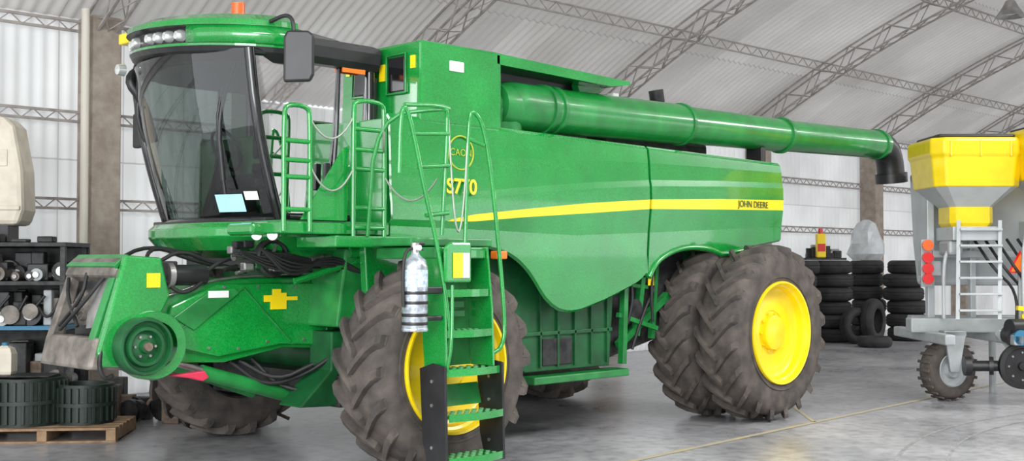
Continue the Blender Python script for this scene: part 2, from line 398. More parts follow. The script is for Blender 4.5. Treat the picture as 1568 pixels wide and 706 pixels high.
mesh('under_body_dark_sheet',[(3.15,.96,.8),(4.6,.96,1.1),(4.6,.96,2.0),(3.15,.96,2.0)],[(0,1,2,3)],DARKM,CB)  # flat sheet paints the darkness of the open machinery behind the struts
box('warning_label',3.72,3.83,.80,.803,1.62,1.80,YELS,CB,bev=0)
tubes('hydraulic_lines',[[(3.35,.8,1.2),(3.4,.75,1.5),(3.35,.8,1.8)],[(3.45,.82,.9),(3.6,.78,1.3),(3.9,.85,1.6)],[(3.8,.8,1.2),(3.75,.78,1.6),(3.9,.85,1.9)]],.018,HOSE,CB)
cyl('rear_drive_pulley',(3.5,.88,1.35),(3.5,.80,1.35),.12,DARKM,CB)

box('grain_tank_front',.07,1.12,.56,3.84,3.18,3.96,GREEN,CB,bev=.03)
mesh('grain_tank_recess',[(1.1,1.12,3.17),(3.0,1.12,3.17),(3.0,1.02,3.86),(1.1,1.02,3.86),(1.1,3.4,3.17),(3.0,3.4,3.17),(3.0,3.4,3.86),(1.1,3.4,3.86)],[(0,1,2,3),(4,5,6,7),(0,1,5,4),(3,2,6,7),(1,2,6,5),(0,3,7,4)],BLACK,CB)  # black colour paints in the shade beneath the tank cover
prism('tank_cover_edge',[(1.05,3.95),(3.12,3.885),(3.12,3.85),(2.8,3.80),(1.05,3.84)],.56,.62,GREEN,CB,bev=.006)
mesh('tank_cover',[(1.05,.58,3.94),(3.1,.58,3.88),(3.1,3.82,3.88),(1.05,3.82,3.94),(1.05,.58,3.87),(3.0,.58,3.83),(3.0,3.82,3.83),(1.05,3.82,3.87)],[(0,1,2,3),(4,5,6,7),(0,1,5,4),(3,2,6,7),(1,2,6,5),(0,3,7,4)],GREEN,CB)
prism('tank_cover_gusset',[(2.62,3.84),(3.08,3.85),(2.72,3.62)],.9,1.0,GREEN,CB)
box('tank_window',.05,.072,.78,1.02,3.50,3.83,BLKG,CB,bev=.01)
tubes('tank_window_frame',[[(.05,.76,3.48),(.05,1.04,3.48),(.05,1.04,3.85),(.05,.76,3.85),(.05,.76,3.48)]],.012,GREEN2,CB,sm=0)
box('warning_label',.055,.07,1.08,1.16,3.62,3.78,YELS,CB,bev=0)
box('warning_label',.055,.07,.64,.70,3.70,3.82,YELS,CB,bev=0)
box('tank_label',.42,.60,.545,.562,3.70,3.80,WHITE,CB,bev=.008)  # plain white label on the tank side
box('engine_cover',3.5,5.6,1.3,3.4,3.08,3.42,DARKM,CB,bev=.05)
cyl('exhaust_pipe',(5.7,2.2,3.08),(5.7,2.2,4.12),.07,RUST,CB)
cyl('exhaust_tip',(5.7,2.2,4.05),(5.66,2.2,4.22),.10,DARKM,CB)
box('air_intake',4.6,5.2,1.35,1.9,3.4,3.62,BLACK,CB,bev=.05)
cyl('gps_dome',(3.45,1.2,3.75),(3.45,1.2,3.82),.09,WHITE,CB); cyl('gps_post',(3.45,1.2,3.08),(3.45,1.2,3.75),.02,BLACK,CB)

cyl('auger_tube_front',(1.95,.80,3.49),(4.31,.80,3.53),.24,GREENT,CB,seg=40)
cyl('auger_tube_mid',(4.31,.80,3.53),(6.5,.8,3.565),.225,GREENT,CB,seg=40,r2=.215)
cyl('auger_tube_rear',(6.5,.80,3.565),(9.25,.8,3.63),.21,GREENT,CB,seg=40,r2=.205)
for x,z,r_ in((1.90,3.49,.265),(2.05,3.492,.26),(4.30,3.53,.255),(6.5,3.565,.24),(9.1,3.625,.225)):
    cyl('auger_collar',(x,.8,z),(x+.05,.8,z+.001),r_,GREEN2,CB,seg=40)
tube('auger_elbow',[(1.42,.92,3.1),(1.42,.92,3.3),(1.40,.85,3.50),(1.6,.8,3.49),(2.0,.8,3.49)],.245,GREEN2,CB,sm=3,res=10)
lathe('auger_elbow_bearing',[(.0001,-.30),(.12,-.30),(.14,-.27),(.14,-.2),(.21,-.18),(.235,-.1),(.235,.1)],'X',(1.45,.82,3.48),GREEN2,CB)
cyl('auger_pivot_flange',(1.42,.92,3.16),(1.42,.92,3.22),.30,GREEN2,CB,seg=40)
box('auger_cradle',5.9,6.0,.68,.92,3.10,3.36,BLACK,CB)
tube('auger_spout',[(9.1,.8,3.63),(9.35,.8,3.62),(9.52,.8,3.45),(9.58,.8,3.14)],.2,BLACK,CB,sm=3,res=10)
cyl('spout_rim',(9.57,.8,3.22),(9.59,.8,3.08),.235,BLACK,CB,seg=32)
box('auger_lamp',3.05,3.15,.75,.85,3.72,3.78,WHITE,CB)

text('model_number','S770',.20,(.53,.500,2.60),YELS,CB,off=.004)
text('brand_lettering','JOHN DEERE',.115,(5.45,.509,2.60),DGREEN,CB)
LOGO=mat('logo_yellowgreen',(.35,.45,.03),.4)
tube('dealer_logo_ring',[(.55+.16*math.cos(a*math.pi/16),.537,2.93+.16*math.sin(a*math.pi/16)) for a in range(33)],.009,LOGO,CB,sm=0)
text('dealer_logo_text','CAON',.095,(.55,.537,2.93),LOGO,CB)

# ---------------- cab
plan=[(-.05,1.12),(-1.05,1.12),(-1.28,1.3),(-1.42,1.65),(-1.47,2.2),(-1.42,2.75),(-1.28,3.1),(-1.05,3.28),(-.05,3.28)]
def loft(name,levels,m,par,mi=None,cap=True,smooth=False):
    vs=[];fs=[];mm=[];n=len(levels[0])
    for L in levels: vs+=L
    for l in range(len(levels)-1):
        for i in range(n):
            j=(i+1)%n; fs.append((l*n+i,l*n+j,(l+1)*n+j,(l+1)*n+i)); mm.append(mi[l] if mi else 0)
    if cap:
        fs.append(tuple(range(n))); mm.append(mi[0] if mi else 0)
        fs.append(tuple(range((len(levels)-1)*n,len(levels)*n))); mm.append(mi[-1] if mi else 0)
    return mesh(name,vs,fs,m,par,mi=mm,smooth=smooth)
def sc(pl,sx,dz,cx=-.05,cy=2.2,sy=None):
    sy=sy or sx
    return [(cx+(x-cx)*sx,cy+(y-cy)*sy,dz) for x,y in pl]
def dens(pl,n):
    p=[Vector((a,b2,0)) for a,b2 in pl]; p=chaikin(p,n); return [(q[0],q[1]) for q in p]
pl=dens(plan,2)
o=loft('cab_skirt',[sc(pl,.80,1.93,sy=.9),sc(pl,.95,2.0,sy=.97),sc(pl,1.03,2.12,sy=1.01),sc(pl,1.03,2.2,sy=1.01),sc(pl,.99,2.25),sc(pl,.99,2.27)],[GREEN,BLACK],CB,mi=[0,0,0,0,1,1])
md=o.modifiers.new('b','BEVEL'); md.width=.01; md.segments=2
def wsh(s,h):
    y=1.2+s*2.0; bow=1-(2*s-1)**2
    x=-1.04-.35*h-(.32)*bow-.05*math.sin(math.pi*h)
    return (x,y-.04*h*(1-2*s),2.27+1.5*h)
vs=[];fs=[];A=16;B=10
for i in range(A+1):
    for j in range(B+1): vs.append(wsh(i/A,j/B))
for i in range(A):
    for j in range(B): fs.append((i*(B+1)+j,(i+1)*(B+1)+j,(i+1)*(B+1)+j+1,i*(B+1)+j+1))
mesh('windscreen',vs,fs,GLASS,CB,smooth=True)
for nm,s_,yy in(('near',0,1.16),('far',1,3.24)):
    P=[wsh(s_,h/8) for h in range(9)]
    tube('a_pillar_'+nm,P,.048,BLKG,CB,sm=0)
    vs=[(p[0],p[1],p[2]) for p in P]+[(-.06,p[1],2.30+(3.80-2.30)*i/8) for i,p in enumerate(P)]
    mesh('side_glass_'+nm,vs,[(i,i+1,10+i,9+i) for i in range(8)],GLASS,CB,smooth=True)
    tube('b_pillar_'+nm,[(-.06,yy,2.27),(-.06,yy,3.84)],.05,BLKG,CB,sm=0)
    tube('door_frame_'+nm,[(-.98,yy,2.30),(-.1,yy,2.30)],.035,BLKG,CB,sm=0)
    tube('door_top_frame_'+nm,[(-1.38,yy,3.74),(-.1,yy,3.78)],.035,BLKG,CB,sm=0)
    tube('door_rear_frame_'+nm,[(-.55,yy,2.3),(-.45,yy,2.9),(-.42,yy,3.8)],.02,BLKG,CB,sm=1)
    prism('side_lower_panel_'+nm,[(-.72,2.28),(-.06,2.28),(-.06,3.0),(-.2,2.95)],yy-.02,yy+.01,GREEN,CB)
tube('windscreen_sill',[wsh(i/12,0) for i in range(13)],.03,BLKG,CB,sm=0)
box('cab_rear_wall',-.04,.0,1.15,3.25,2.27,3.0,BLACK,CB)
box('cab_rear_wall_top',-.04,.0,1.15,3.25,3.5,3.8,BLACK,CB)
for y in(1.17,1.8,2.6,3.2): box('cab_rear_post',-.04,0,y-.05,y+.05,2.9,3.65,BLACK,CB)
box('cab_floor',-1.2,-.05,1.2,3.2,2.24,2.29,BLACK,CB)
box('operator_seat_base',-.75,-.3,1.95,2.45,2.29,2.62,BLACK,CB)
box('operator_seat_cushion',-.82,-.28,1.9,2.5,2.6,2.74,SEAT,CB,bev=.05)
prism('operator_seat_back',[(-.32,2.68),(-.2,3.42),(-.08,3.42),(-.2,2.66)],1.95,2.45,SEAT,CB,bev=.05)
box('operator_headrest',-.2,-.1,2.08,2.32,3.42,3.6,SEAT,CB,bev=.04)
box('armrest_console',-.95,-.35,1.62,1.82,2.72,2.82,BLACK,CB,bev=.03)
box('corner_display',-1.0,-.96,1.45,1.72,2.85,3.1,BLACK,CB,bev=.02)
cyl('steering_column',(-1.2,2.2,2.3),(-.98,2.2,2.95),.05,BLACK,CB)
tube('steering_wheel',[(-.98-.09*math.sin(a*math.pi/12)*1.0,2.2+.21*math.cos(a*math.pi/12),2.97+.19*math.sin(a*math.pi/12)) for a in range(25)],.016,BLACK,CB,sm=0)
box('training_seat',-.6,-.15,2.65,3.05,2.29,2.75,SEAT,CB,bev=.04)
tube('wiper_arm',[(-1.33,1.42,3.78),(-1.50,1.5,3.2),(-1.42,1.52,2.62)],.022,BLACK,CB,sm=2)
tube('wiper_blade',[(-1.47,1.46,3.45),(-1.50,1.52,3.1),(-1.40,1.52,2.5)],.014,BLACK,CB,sm=1)
def onscreen(name,s0,s1,h0,h1,m):
    vs=[];fs=[]
    for i in range(5):
        for j in range(3):
            p=wsh(s0+(s1-s0)*i/4,h0+(h1-h0)*j/2); vs.append((p[0]-.012,p[1]-.006,p[2]))
    for i in range(4):
        for j in range(2): fs.append((i*3+j,(i+1)*3+j,(i+1)*3+j+1,i*3+j+1))
    mesh(name,vs,fs,m,CB)
onscreen('windscreen_sticker',.13,.27,.05,.155,BLUEW)
onscreen('windscreen_sticker_small',.06,.12,.12,.17,WHITE)
box('glass_sticker',-.42,-.16,1.10,1.115,3.66,3.75,ORANGE,CB,bev=0)
box('door_handle',-.62,-.56,1.09,1.14,2.55,2.8,BLACK,CB)
rp=dens([(-.0,1.06),(-.95,1.04),(-1.3,1.15),(-1.62,1.55),(-1.74,2.2),(-1.62,2.85),(-1.3,3.28),(-.95,3.38),(.0,3.36)],2)
o=loft('cab_roof_base',[sc(rp,.90,3.70,sy=.96),sc(rp,.98,3.76,sy=.99),sc(rp,1.0,3.86),sc(rp,.97,3.91,sy=.99),sc(rp,.85,3.95,sy=.9),sc(rp,.5,3.97,sy=.6)],BLACK,CB)
VX=-.98
vp=dens([(VX,1.02),(-1.16,1.02),(-1.44,1.2),(-1.70,1.6),(-1.80,2.2),(-1.70,2.8),(-1.44,3.25),(-1.16,3.42),(VX,3.42)],2)
def tilt(L): return [(x,y,z+(y-2.2)*.055) for x,y,z in L]
def scv(s,z,sy=None): return tilt(sc(vp,s,z,cx=VX,sy=sy))
o=loft('cab_roof_visor',[scv(.80,3.72,.90),scv(.95,3.80,.97),scv(.985,3.845,.985),scv(.985,3.87,.985),scv(.90,3.885,.95),scv(.90,4.01,.95),scv(1.03,4.025,1.01),scv(1.02,4.08,1.0),scv(.86,4.14,.9),scv(.4,4.18,.5)],[BLACK,GREEN],CB,mi=[0,0,1,0,0,0,1,1,1,1])
md=o.modifiers.new('b','BEVEL'); md.width=.008; md.segments=2
prism('roof_hatch',[(-1.05,4.08),(-.95,4.12),(-.15,4.04),(-.05,3.92)],1.5,2.9,mat('roof_grey',(.10,.11,.10),.5),CB,bev=.04)
cor=[p for p in vp if p[1]<1.72]
n=len(cor); vs=[(VX+(x-VX)*1.01,2.2+(y-2.2)*1.005,z+(y-2.2)*.055) for z in(3.87,4.03) for x,y in cor]
fs=[(i,i+1,n+i+1,n+i) for i in range(n-1)]
oo=mesh('visor_corner_fairing',vs,fs,GREEN,CB,smooth=True); oo.modifiers.new('s','SOLIDIFY').thickness=.02
def visor_x(y):
    for a,b2 in zip(vp[:-1],vp[1:]):
        if (a[1]-y)*(b2[1]-y)<=0 and abs(a[1]-b2[1])>1e-6:
            t=(y-a[1])/(b2[1]-a[1]); return a[0]+(b2[0]-a[0])*t
    return -1.75
for y in(1.84,2.0,2.16,2.32,2.70,2.88,3.06):
    x=visor_x(y)+.06
    lathe('roof_work_light',[(.0001,-.05),(.035,-.045),(.052,-.02),(.058,.05)],'X',(x,y,3.945+(y-2.2)*.055),LENS,CB,seg=20)
box('turn_signal',-1.50,-1.3,3.18,3.38,4.06,4.17,YELS,CB,bev=.02)
lathe('low_work_light',[(.0001,-.06),(.05,-.05),(.06,.02)],'X',(-1.62,3.05,3.76),LENS,CB,seg=20)
tubes('far_corner_bracket',[[(-1.3,3.2,3.85),(-1.5,3.2,3.7),(-1.35,3.15,3.5),(-1.2,3.2,3.1)]],.05,BLACK,CB)
cyl('beacon_base',(-.95,2.05,4.05),(-.95,2.05,4.25),.07,BLACK,CB); cyl('beacon_lens',(-.95,2.05,4.25),(-.95,2.05,4.36),.065,AMB,CB)
tube('mirror_arm_near',[(-1.25,1.05,4.0),(-1.2,.85,4.05),(-1.18,.78,3.95),(-1.18,.78,3.45)],.018,BLACK,CB,sm=2)
prism('mirror_near',[(-.13,-.23),(.10,-.22),(.13,-.16),(.13,.18),(.08,.22),(-.10,.22),(-.13,.16)],-.035,.035,BLACK,CB,bev=.02)
mo=bpy.context.scene.objects['mirror_near']; mo.location=(-1.16,.74,3.67); mo.rotation_euler=(0,0,math.radians(-40))
tube('mirror_arm_far',[(-1.3,3.35,3.95),(-1.30,3.45,3.8),(-1.25,3.45,3.3)],.018,BLACK,CB,sm=2)
box('mirror_far',-1.28,-1.20,3.25,3.5,3.05,3.4,BLACK,CB,bev=.02)
tube('corner_hose_far',[(-1.3,3.1,3.75),(-1.42,3.2,3.4),(-1.2,3.2,2.9),(-1.1,3.15,2.4)],.03,BLACK,CB,sm=2)
for x,y in((-1.24,1.25),(-1.13,1.17)):
    o=lathe('skirt_lamp',[(.0001,-.05),(.045,-.045),(.055,0),(.055,.08)],'X',(0,0,0),LENS,CB,seg=20); o.location=(x,y,2.13); o.rotation_euler=(0,0,math.radians(50))

box('walkway_upper_beam',-1.5,-.35,.50,1.12,2.13,2.23,GREEN,CB)
box('walkway_lower_beam',-1.0,.38,.42,1.0,2.02,2.12,GREEN,CB)
box('walkway_grip',-1.45,-.32,.55,1.12,2.232,2.245,GREEN2,CB,bev=0)
box('walkway_end',-1.62,-1.45,.75,1.15,2.12,2.22,GREEN,CB,bev=.03)
box('cab_subframe',-1.0,.0,1.5,2.9,1.85,2.0,BLACK,CB)
# feeder house
FP=[(-2.4,1.05),(-1.41,1.0),(-.79,1.10),(-.19,1.06),(.2,1.4),(.2,1.9),(-.48,1.75),(-1.57,1.75),(-2.04,1.58),(-2.12,1.62),(-2.22,1.62)]
FY=2.32
prism('feeder_house',FP,1.50,FY,GREEN,CB,bev=.02)
prism('feeder_side_plate',[(-2.05,1.2),(-1.5,1.06),(-.85,1.14),(-.3,1.1),(-.1,1.6),(-.52,1.70),(-1.5,1.70),(-1.95,1.52)],1.45,1.5,GREEN,CB,bev=.015)
prism('feeder_side_rib',[(-1.75,1.30),(-1.3,1.62),(-1.35,1.66),(-1.6,1.64),(-1.95,1.42)],1.43,1.455,GREEN2,CB,bev=.008)
tubes('feeder_seams',[[(-1.9,1.445,1.30),(-1.25,1.445,1.66)],[(-1.25,1.445,1.66),(-.75,1.445,1.16)],[(-.35,1.445,1.12),(-.3,1.445,1.68)]],.008,GREEN2,CB,sm=0)
for x,z in((-1.85,1.25),(-1.6,1.14),(-1.3,1.12),(-1.0,1.17),(-.6,1.17),(-.4,1.6),(-.7,1.66),(-1.1,1.67),(-1.45,1.67)):
    cyl('feeder_bolt',(x,1.455,z),(x,1.44,z),.014,STEEL,CB,seg=6)
prism('feeder_corner_plate',[(-2.42,1.95),(-2.10,1.93),(-2.02,1.60),(-2.34,1.02),(-2.62,1.04),(-2.66,1.16)],1.36,1.44,GREEN,CB,bev=.02)
prism('faceplate_top_cover',[(-2.44,1.93),(-2.30,1.93),(-2.20,1.66),(-2.30,1.66),(-2.52,1.78)],1.44,FY,DUSTM,CB,bev=.03)
prism('faceplate_bottom',[(-2.72,1.02),(-2.38,1.00),(-2.42,1.26),(-2.66,1.28)],1.40,FY+.02,DUSTM,CB,bev=.03)
prism('faceplate_top_rail',[(-2.50,1.86),(-2.38,1.96),(-2.32,1.94),(-2.44,1.82)],1.44,FY,GREEN2,CB,bev=.01)
for y,m_ in((1.50,GREEN2),(FY-.04,DUSTM)): prism('faceplate_post',[(-2.46,1.85),(-2.36,1.85),(-2.56,1.2),(-2.68,1.2)],y-.05,y+.05,m_,CB,bev=.015)
lathe('feeder_sprocket',[(.0001,-.12),(.04,-.12),(.05,-.06),(.10,-.06),(.11,-.02),(.15,-.02),(.16,.05),(.17,.15)],'X',(-2.46,2.0,1.50),DUSTM,CB)
for i in range(12):
    a=2*math.pi*i/12; cyl('sprocket_bolt',(-2.53,2.0+.075*math.cos(a),1.5+.075*math.sin(a)),(-2.50,2.0+.075*math.cos(a),1.5+.075*math.sin(a)),.012,STEEL,CB,seg=6)
vs=[];fs=[]
for i in range(9):
    t=i/8; vs+=[(-2.42-.16*math.sin(t*math.pi/2),1.52,1.86-.50*t),(-2.42-.16*math.sin(t*math.pi/2),1.74,1.84-.50*t)]
for i in range(8): fs.append((2*i,2*i+1,2*i+3,2*i+2))
mesh('worn_metal_guard',vs,fs,STEEL,CB,smooth=True)
box('feeder_front_void',-2.42,-2.38,1.5,FY-.02,1.1,1.8,BLACK,CB)  # black plate stands in for the shade inside the feeder opening
tubes('feeder_front_hoses',[[(-2.5,2.25,1.75),(-2.58,2.1,1.6),(-2.58,1.9,1.35)],[(-2.5,1.9,1.8),(-2.56,1.85,1.6),(-2.6,2.2,1.35)],[(-2.45,1.6,1.82),(-2.62,1.8,1.5),(-2.64,2.1,1.32)]],.016,HOSE,CB)
tubes('hanging_coupler_hose',[[(-2.62,1.38,1.20),(-2.65,1.36,1.04),(-2.60,1.36,.94),(-2.52,1.38,.97)]],.018,DARKM,CB)
lathe('feeder_pulley',[(.0001,-.06),(.05,-.06),(.06,-.02),(.12,-.0),(.135,-.05),(.16,-.05),(.175,-.01),(.20,-.01),(.21,-.06),(.23,-.06),(.24,-.03),(.24,.1)],'Y',(-2.30,1.28,1.20),DGREEN,CB)
lathe('feeder_pulley_housing',[(.20,-.02),(.275,-.03),(.29,.0),(.29,.13)],'Y',(-2.18,1.33,1.20),GREEN,CB)
cyl('pulley_hub',(-2.30,1.19,1.2),(-2.30,1.28,1.2),.035,RUST,CB)
for i in range(6):
    a=i*math.pi/3; cyl('pulley_bolt',(-2.30+.09*math.cos(a),1.25,1.2+.09*math.sin(a)),(-2.30+.09*math.cos(a),1.29,1.2+.09*math.sin(a)),.012,STEEL,CB,seg=6)
cyl('gearbox_motor',(-1.95,1.5,1.78),(-1.62,1.5,1.78),.09,BLACK,CB); cyl('gearbox_flange',(-2.0,1.5,1.78),(-1.95,1.5,1.78),.12,STEEL,CB)
box('valve_block',-2.08,-1.9,1.45,1.75,1.70,1.9,DARKM,CB)
tubes('feeder_hoses',[[(-2.05,1.55,1.88),(-1.8,1.6,2.0),(-1.5,1.65,1.9),(-1.2,1.6,1.82)],[(-2.1,1.7,1.85),(-1.9,1.9,2.05),(-1.5,1.9,1.9),(-1.0,1.8,1.8)],[(-2.2,2.0,1.9),(-1.8,2.2,2.05),(-1.3,2.1,1.95)],[(-1.7,1.5,1.72),(-1.5,1.46,1.9),(-1.2,1.5,1.95),(-.9,1.5,1.9)],[(-2.02,1.46,1.74),(-1.9,1.43,1.62),(-1.75,1.43,1.66),(-1.6,1.46,1.78)]],.018,HOSE,CB)
prism('caution_label',[(-1.04,1.53),(-.97,1.53),(-.97,1.46),(-.80,1.46),(-.80,1.54),(-.68,1.54),(-.68,1.575),(-.80,1.575),(-.80,1.61),(-.86,1.61),(-.86,1.645),(-.95,1.645),(-.95,1.59),(-1.04,1.59)],1.438,1.446,YELS,CB,bev=0)
box('part_label',-1.62,-1.42,1.42,1.428,1.58,1.64,WHITE,CB,bev=0)
box('caution_label',-2.24,-2.12,1.348,1.356,1.68,1.80,YELS,CB,bev=0)
prism('red_skid_cover',[(-2.0,.93),(-1.66,.95),(-1.62,.89),(-1.68,.86),(-1.78,.89)],1.40,1.48,MAG,CB,bev=.01)
cyl('lift_cylinder',(-1.62,1.55,.93),(-.6,1.55,.62),.065,GREEN2,CB); cyl('lift_cylinder_rod',(-1.9,1.55,1.04),(-1.5,1.55,.9),.035,STEEL,CB)
cyl('lift_cylinder_far',(-1.62,2.3,1.0),(-.6,2.3,.62),.065,GREEN2,CB)
prism('front_frame_bracket',[(-.85,.58),(-.2,.55),(-.05,1.25),(-.5,1.25),(-.5,.9)],1.15,1.5,DGREEN,CB,bev=.015)
tubes('front_frame_hoses',[[(-1.3,1.6,1.0),(-1.0,1.5,.75),(-.6,1.4,.85),(-.4,1.1,1.1)],[(-1.2,1.6,1.0),(-.9,1.45,.8),(-.6,1.3,.95)],[(-1.0,1.7,1.0),(-.8,1.5,.7),(-.3,1.2,.7)]],.02,HOSE,CB)
box('front_crossmember',-.45,.3,1.1,3.3,.55,.85,DARKM,CB)
box('final_drive',-.25,.3,.62,1.2,.75,1.25,GREEN2,CB,bev=.04)
prism('body_front_side',[(-.30,1.3),(.35,1.1),(.9,1.5),(.9,2.03),(-.35,2.05)],.85,.95,GREEN,CB,bev=.015)
prism('front_upright',[(-.55,1.3),(-.2,1.25),(-.2,2.02),(-.45,2.02)],1.0,1.5,GREEN2,CB,bev=.02)
cyl('fender_hose',(-.42,1.0,1.98),(-.08,.95,1.98),.05,GREEN,CB)
lathe('belt_pulley',[(.13,-.03),(.15,-.04),(.17,-.03),(.17,.04),(.13,.04),(.13,-.03)],'Y',(-1.12,1.2,1.93),DARKM,CB,seg=28)
struts('belt_pulley_spokes',[((-1.12,1.2,1.93),(-1.12+.14*math.cos(a),1.2,1.93+.14*math.sin(a)),.012) for a in(0,1.26,2.51,3.77,5.03)],STEEL,CB)
for i in range(34):
    x=-1.5+random.random()*1.25; y=1.1+random.random()*.35; z=1.78+random.random()*.24
    if i%2: box('under_cab_bracket',x,x+.10,y,y+.08,z,z+.07,random.choice([DARKM,DGREEN,STEEL,BLACK]),CB)
    else: cyl('under_cab_fitting',(x,y,z),(x+.14,y+.02,z+.03),.015+.02*random.random(),random.choice([DARKM,STEEL,GREEN2]),CB,seg=12)
tubes('under_cab_hoses',[[(-1.45,1.15+.03*i,1.95+.02*(i%3)),(-1.1,1.1,1.80+.03*i),(-.7,1.15,1.9),(-.4,1.05,1.78+.02*i)] for i in range(7)]+[[(-1.3,1.08,2.0),(-1.0,1.05,1.72+.05*i),(-.6,1.05,1.98-.04*i),(-.3,.98,1.8)] for i in range(4)],.014,HOSE,CB)
tubes('feeder_top_pipes',[[(-2.0,1.47,1.60),(-1.5,1.47,1.76),(-.5,1.47,1.79)],[(-1.9,1.60,1.84),(-1.2,1.55,1.84),(-.6,1.5,1.95)]],.012,STEEL,CB)
tube('green_linkage',[(-.95,1.1,1.72),(-.2,1.0,1.93)],.03,GREEN,CB,sm=0)
box('side_marker',.92,1.06,.42,.52,1.92,2.0,ORANGE,CB)

T=[]
def hoop(x0,x1,y,zb,zt,rungs,lean=0):
    T.append([(x0,y,zb),(x0,y,zt-.1),(x0+.02,y,zt),(x1-.02,y,zt),(x1,y,zt-.1),(x1,y,zb)])
    for z in rungs: T.append([(x0,y,z),(x1,y,z)])
hoop(-1.50,-1.24,.46,2.15,3.2,(2.9,2.74,2.6,2.33))
hoop(-.80,-.46,.44,2.05,3.30,(3.05,2.87,2.7,2.36,2.19))
tubes('walkway_handrails',T,.021,GREEN,CB,sm=2)
mesh('walkway_kick_panel',[(-1.30,.50,2.25),(-.82,.50,2.25),(-.80,.50,2.90),(-.86,.50,2.88)],[(0,1,2,3)],GREEN,CB).modifiers.new('s','SOLIDIFY').thickness=.015
T=[]
T.append([(-.90,-.3,2.62),(-.90,-.32,3.14),(-.84,-.34,3.17),(-.66,-.35,2.45),(-.54,-.36,2.06),(-.42,-.40,1.30),(-.42,-.34,1.15)])
T.append([(-.66,.42,2.12),(-.74,.2,3.14),(-.42,-.3,3.19),(-.36,-.3,3.17),(-.39,-.25,2.12)])
T.append([(-.86,-.32,3.18),(-.5,-.3,3.21),(-.35,-.3,3.19)])
for z in(2.95,2.68,2.28): T.append([(-.84+.35*(3.14-z)*.75,-.3,z),(-.36,-.3,z+.03)])
T.append([(-.17,-.30,2.0),(-.15,-.32,3.15),(-.10,-.34,3.2),(.0,-.36,3.06),(.12,-.36,2.47),(.24,-.38,1.35),(.20,-.38,1.15),(.10,-.36,1.1)])
T.append([(-.15,-.32,2.95),(.0,-.36,2.9)])
tubes('ladder_handrails',T,.019,GREEN,CB,sm=2)
def chain(a,b2,sag):
    a=Vector(a);b2=Vector(b2); return [a.lerp(b2,i/14)+Vector((0,0,-sag*4*(i/14)*(1-i/14))) for i in range(15)]
tubes('safety_chains',[chain((-1.24,.46,3.1),(-.8,.44,3.15),.18),chain((-1.24,.46,2.7),(-.8,.44,2.7),.2),chain((-.46,.44,3.1),(-.74,.1,3.0),.2),chain((-.36,-.3,3.1),(-.15,-.32,3.1),.95),chain((-.46,.44,2.65),(-.40,-.2,2.6),.2)],.009,CHAIN,CB,sm=0)

def step(name,x0,x1,yf,yb,z,m=GREEN):
    n=10; pts=[]
    for i in range(n+1):
        t=i/n; pts.append((x0+(x1-x0)*t,yf-.05*math.sin(math.pi*t)))
    pts+=[(x1,yb),(x0,yb)]
    prism(name,pts,z-.025,z,m,CB,ax='Z',bev=.004)
    vs=[];fs=[]
    for i in range(n+1): vs+=[(pts[i][0],pts[i][1]-.002,z+.012),(pts[i][0],pts[i][1]-.002,z-.05)]
    for i in range(n): fs.append((2*i,2*i+2,2*i+3,2*i+1))
    mesh(name+'_lip',vs,fs,GREEN,CB).modifiers.new('s','SOLIDIFY').thickness=.008
    for i in range(7):
        for j in range(3):
            cx=x0+(x1-x0)*(i+.7)/7.4; cy_=yf+(yb-yf)*(j+.6)/3.4
            cyl('step_grip',(cx,cy_,z),(cx,cy_,z+.007),.02,LGRN,CB,seg=8)
step('ladder_step_1',-.50,.12,-.47,-.20,.26); step('ladder_step_2',-.50,.12,-.47,-.20,.62); step('ladder_step_3',-.52,.12,-.43,-.12,.99)
step('ladder_step_4',-.46,.05,-.40,-.10,1.31); step('ladder_step_5',-.45,.03,-.38,-.1,1.65); step('ladder_step_6',-.45,.03,-.34,-.05,1.98)
for x in(-.53,.13):
    prism('ladder_stringer_lower',[(-.48,.20),(-.24,.20),(-.18,.4),(-.14,1.0),(-.30,1.05),(-.46,1.03)],x-.012,x+.012,BLACK,CB,ax='X',bev=.005)
    for z in(.35,.7,.9): cyl('stringer_bolt',(x-.02,-.3,z),(x+.02,-.3,z),.015,STEEL,CB,seg=8)
for x in(-.48,.06):
    prism('ladder_stringer_upper',[(-.42,1.0),(-.14,1.0),(-.06,2.02),(-.34,2.02),(-.40,1.5)],x-.012,x+.012,GREEN,CB,ax='X',bev=.005)
mesh('ladder_back_panel',[(-.46,-.12,1.0),(.05,-.12,1.0),(.05,-.05,2.0),(-.46,-.05,2.0)],[(0,1,2,3)],GREEN2,CB).modifiers.new('s','SOLIDIFY').thickness=.02
mesh('ladder_back_panel_low',[(-.50,-.2,.66),(.10,-.2,.66),(.10,-.15,.84),(-.50,-.15,.84)],[(0,1,2,3)],GREEN2,CB).modifiers.new('s','SOLIDIFY').thickness=.02
prism('ladder_top_bracket',[(-.5,1.72),(-.5,2.02),(-.42,2.06),(-.2,2.06),(-.2,1.72)],-.42,-.38,GREEN,CB,bev=.02)
box('ladder_label',-.42,-.24,-.43,-.425,1.76,1.97,YELS,CB,bev=0); box('ladder_label_white',-.31,-.24,-.435,-.43,1.76,1.97,WHITE,CB,bev=0)
for i,z in enumerate((1.42,1.50,1.58)): box('step_decal',-.38+.02*i,-.02,-.135+.01*i,-.13+.01*i,z,z+.05,LGRN,CB,bev=0)
box('ladder_mount',-.5,.1,-.3,.5,1.92,2.02,GREEN2,CB)
box('ladder_top_deck',-.6,.35,-.1,.45,2.03,2.10,GREEN2,CB)
tube('lower_grab',[(-.5,-.44,1.0),(-.5,-.5,1.2),(-.46,-.46,1.7)],.015,GREEN,CB)

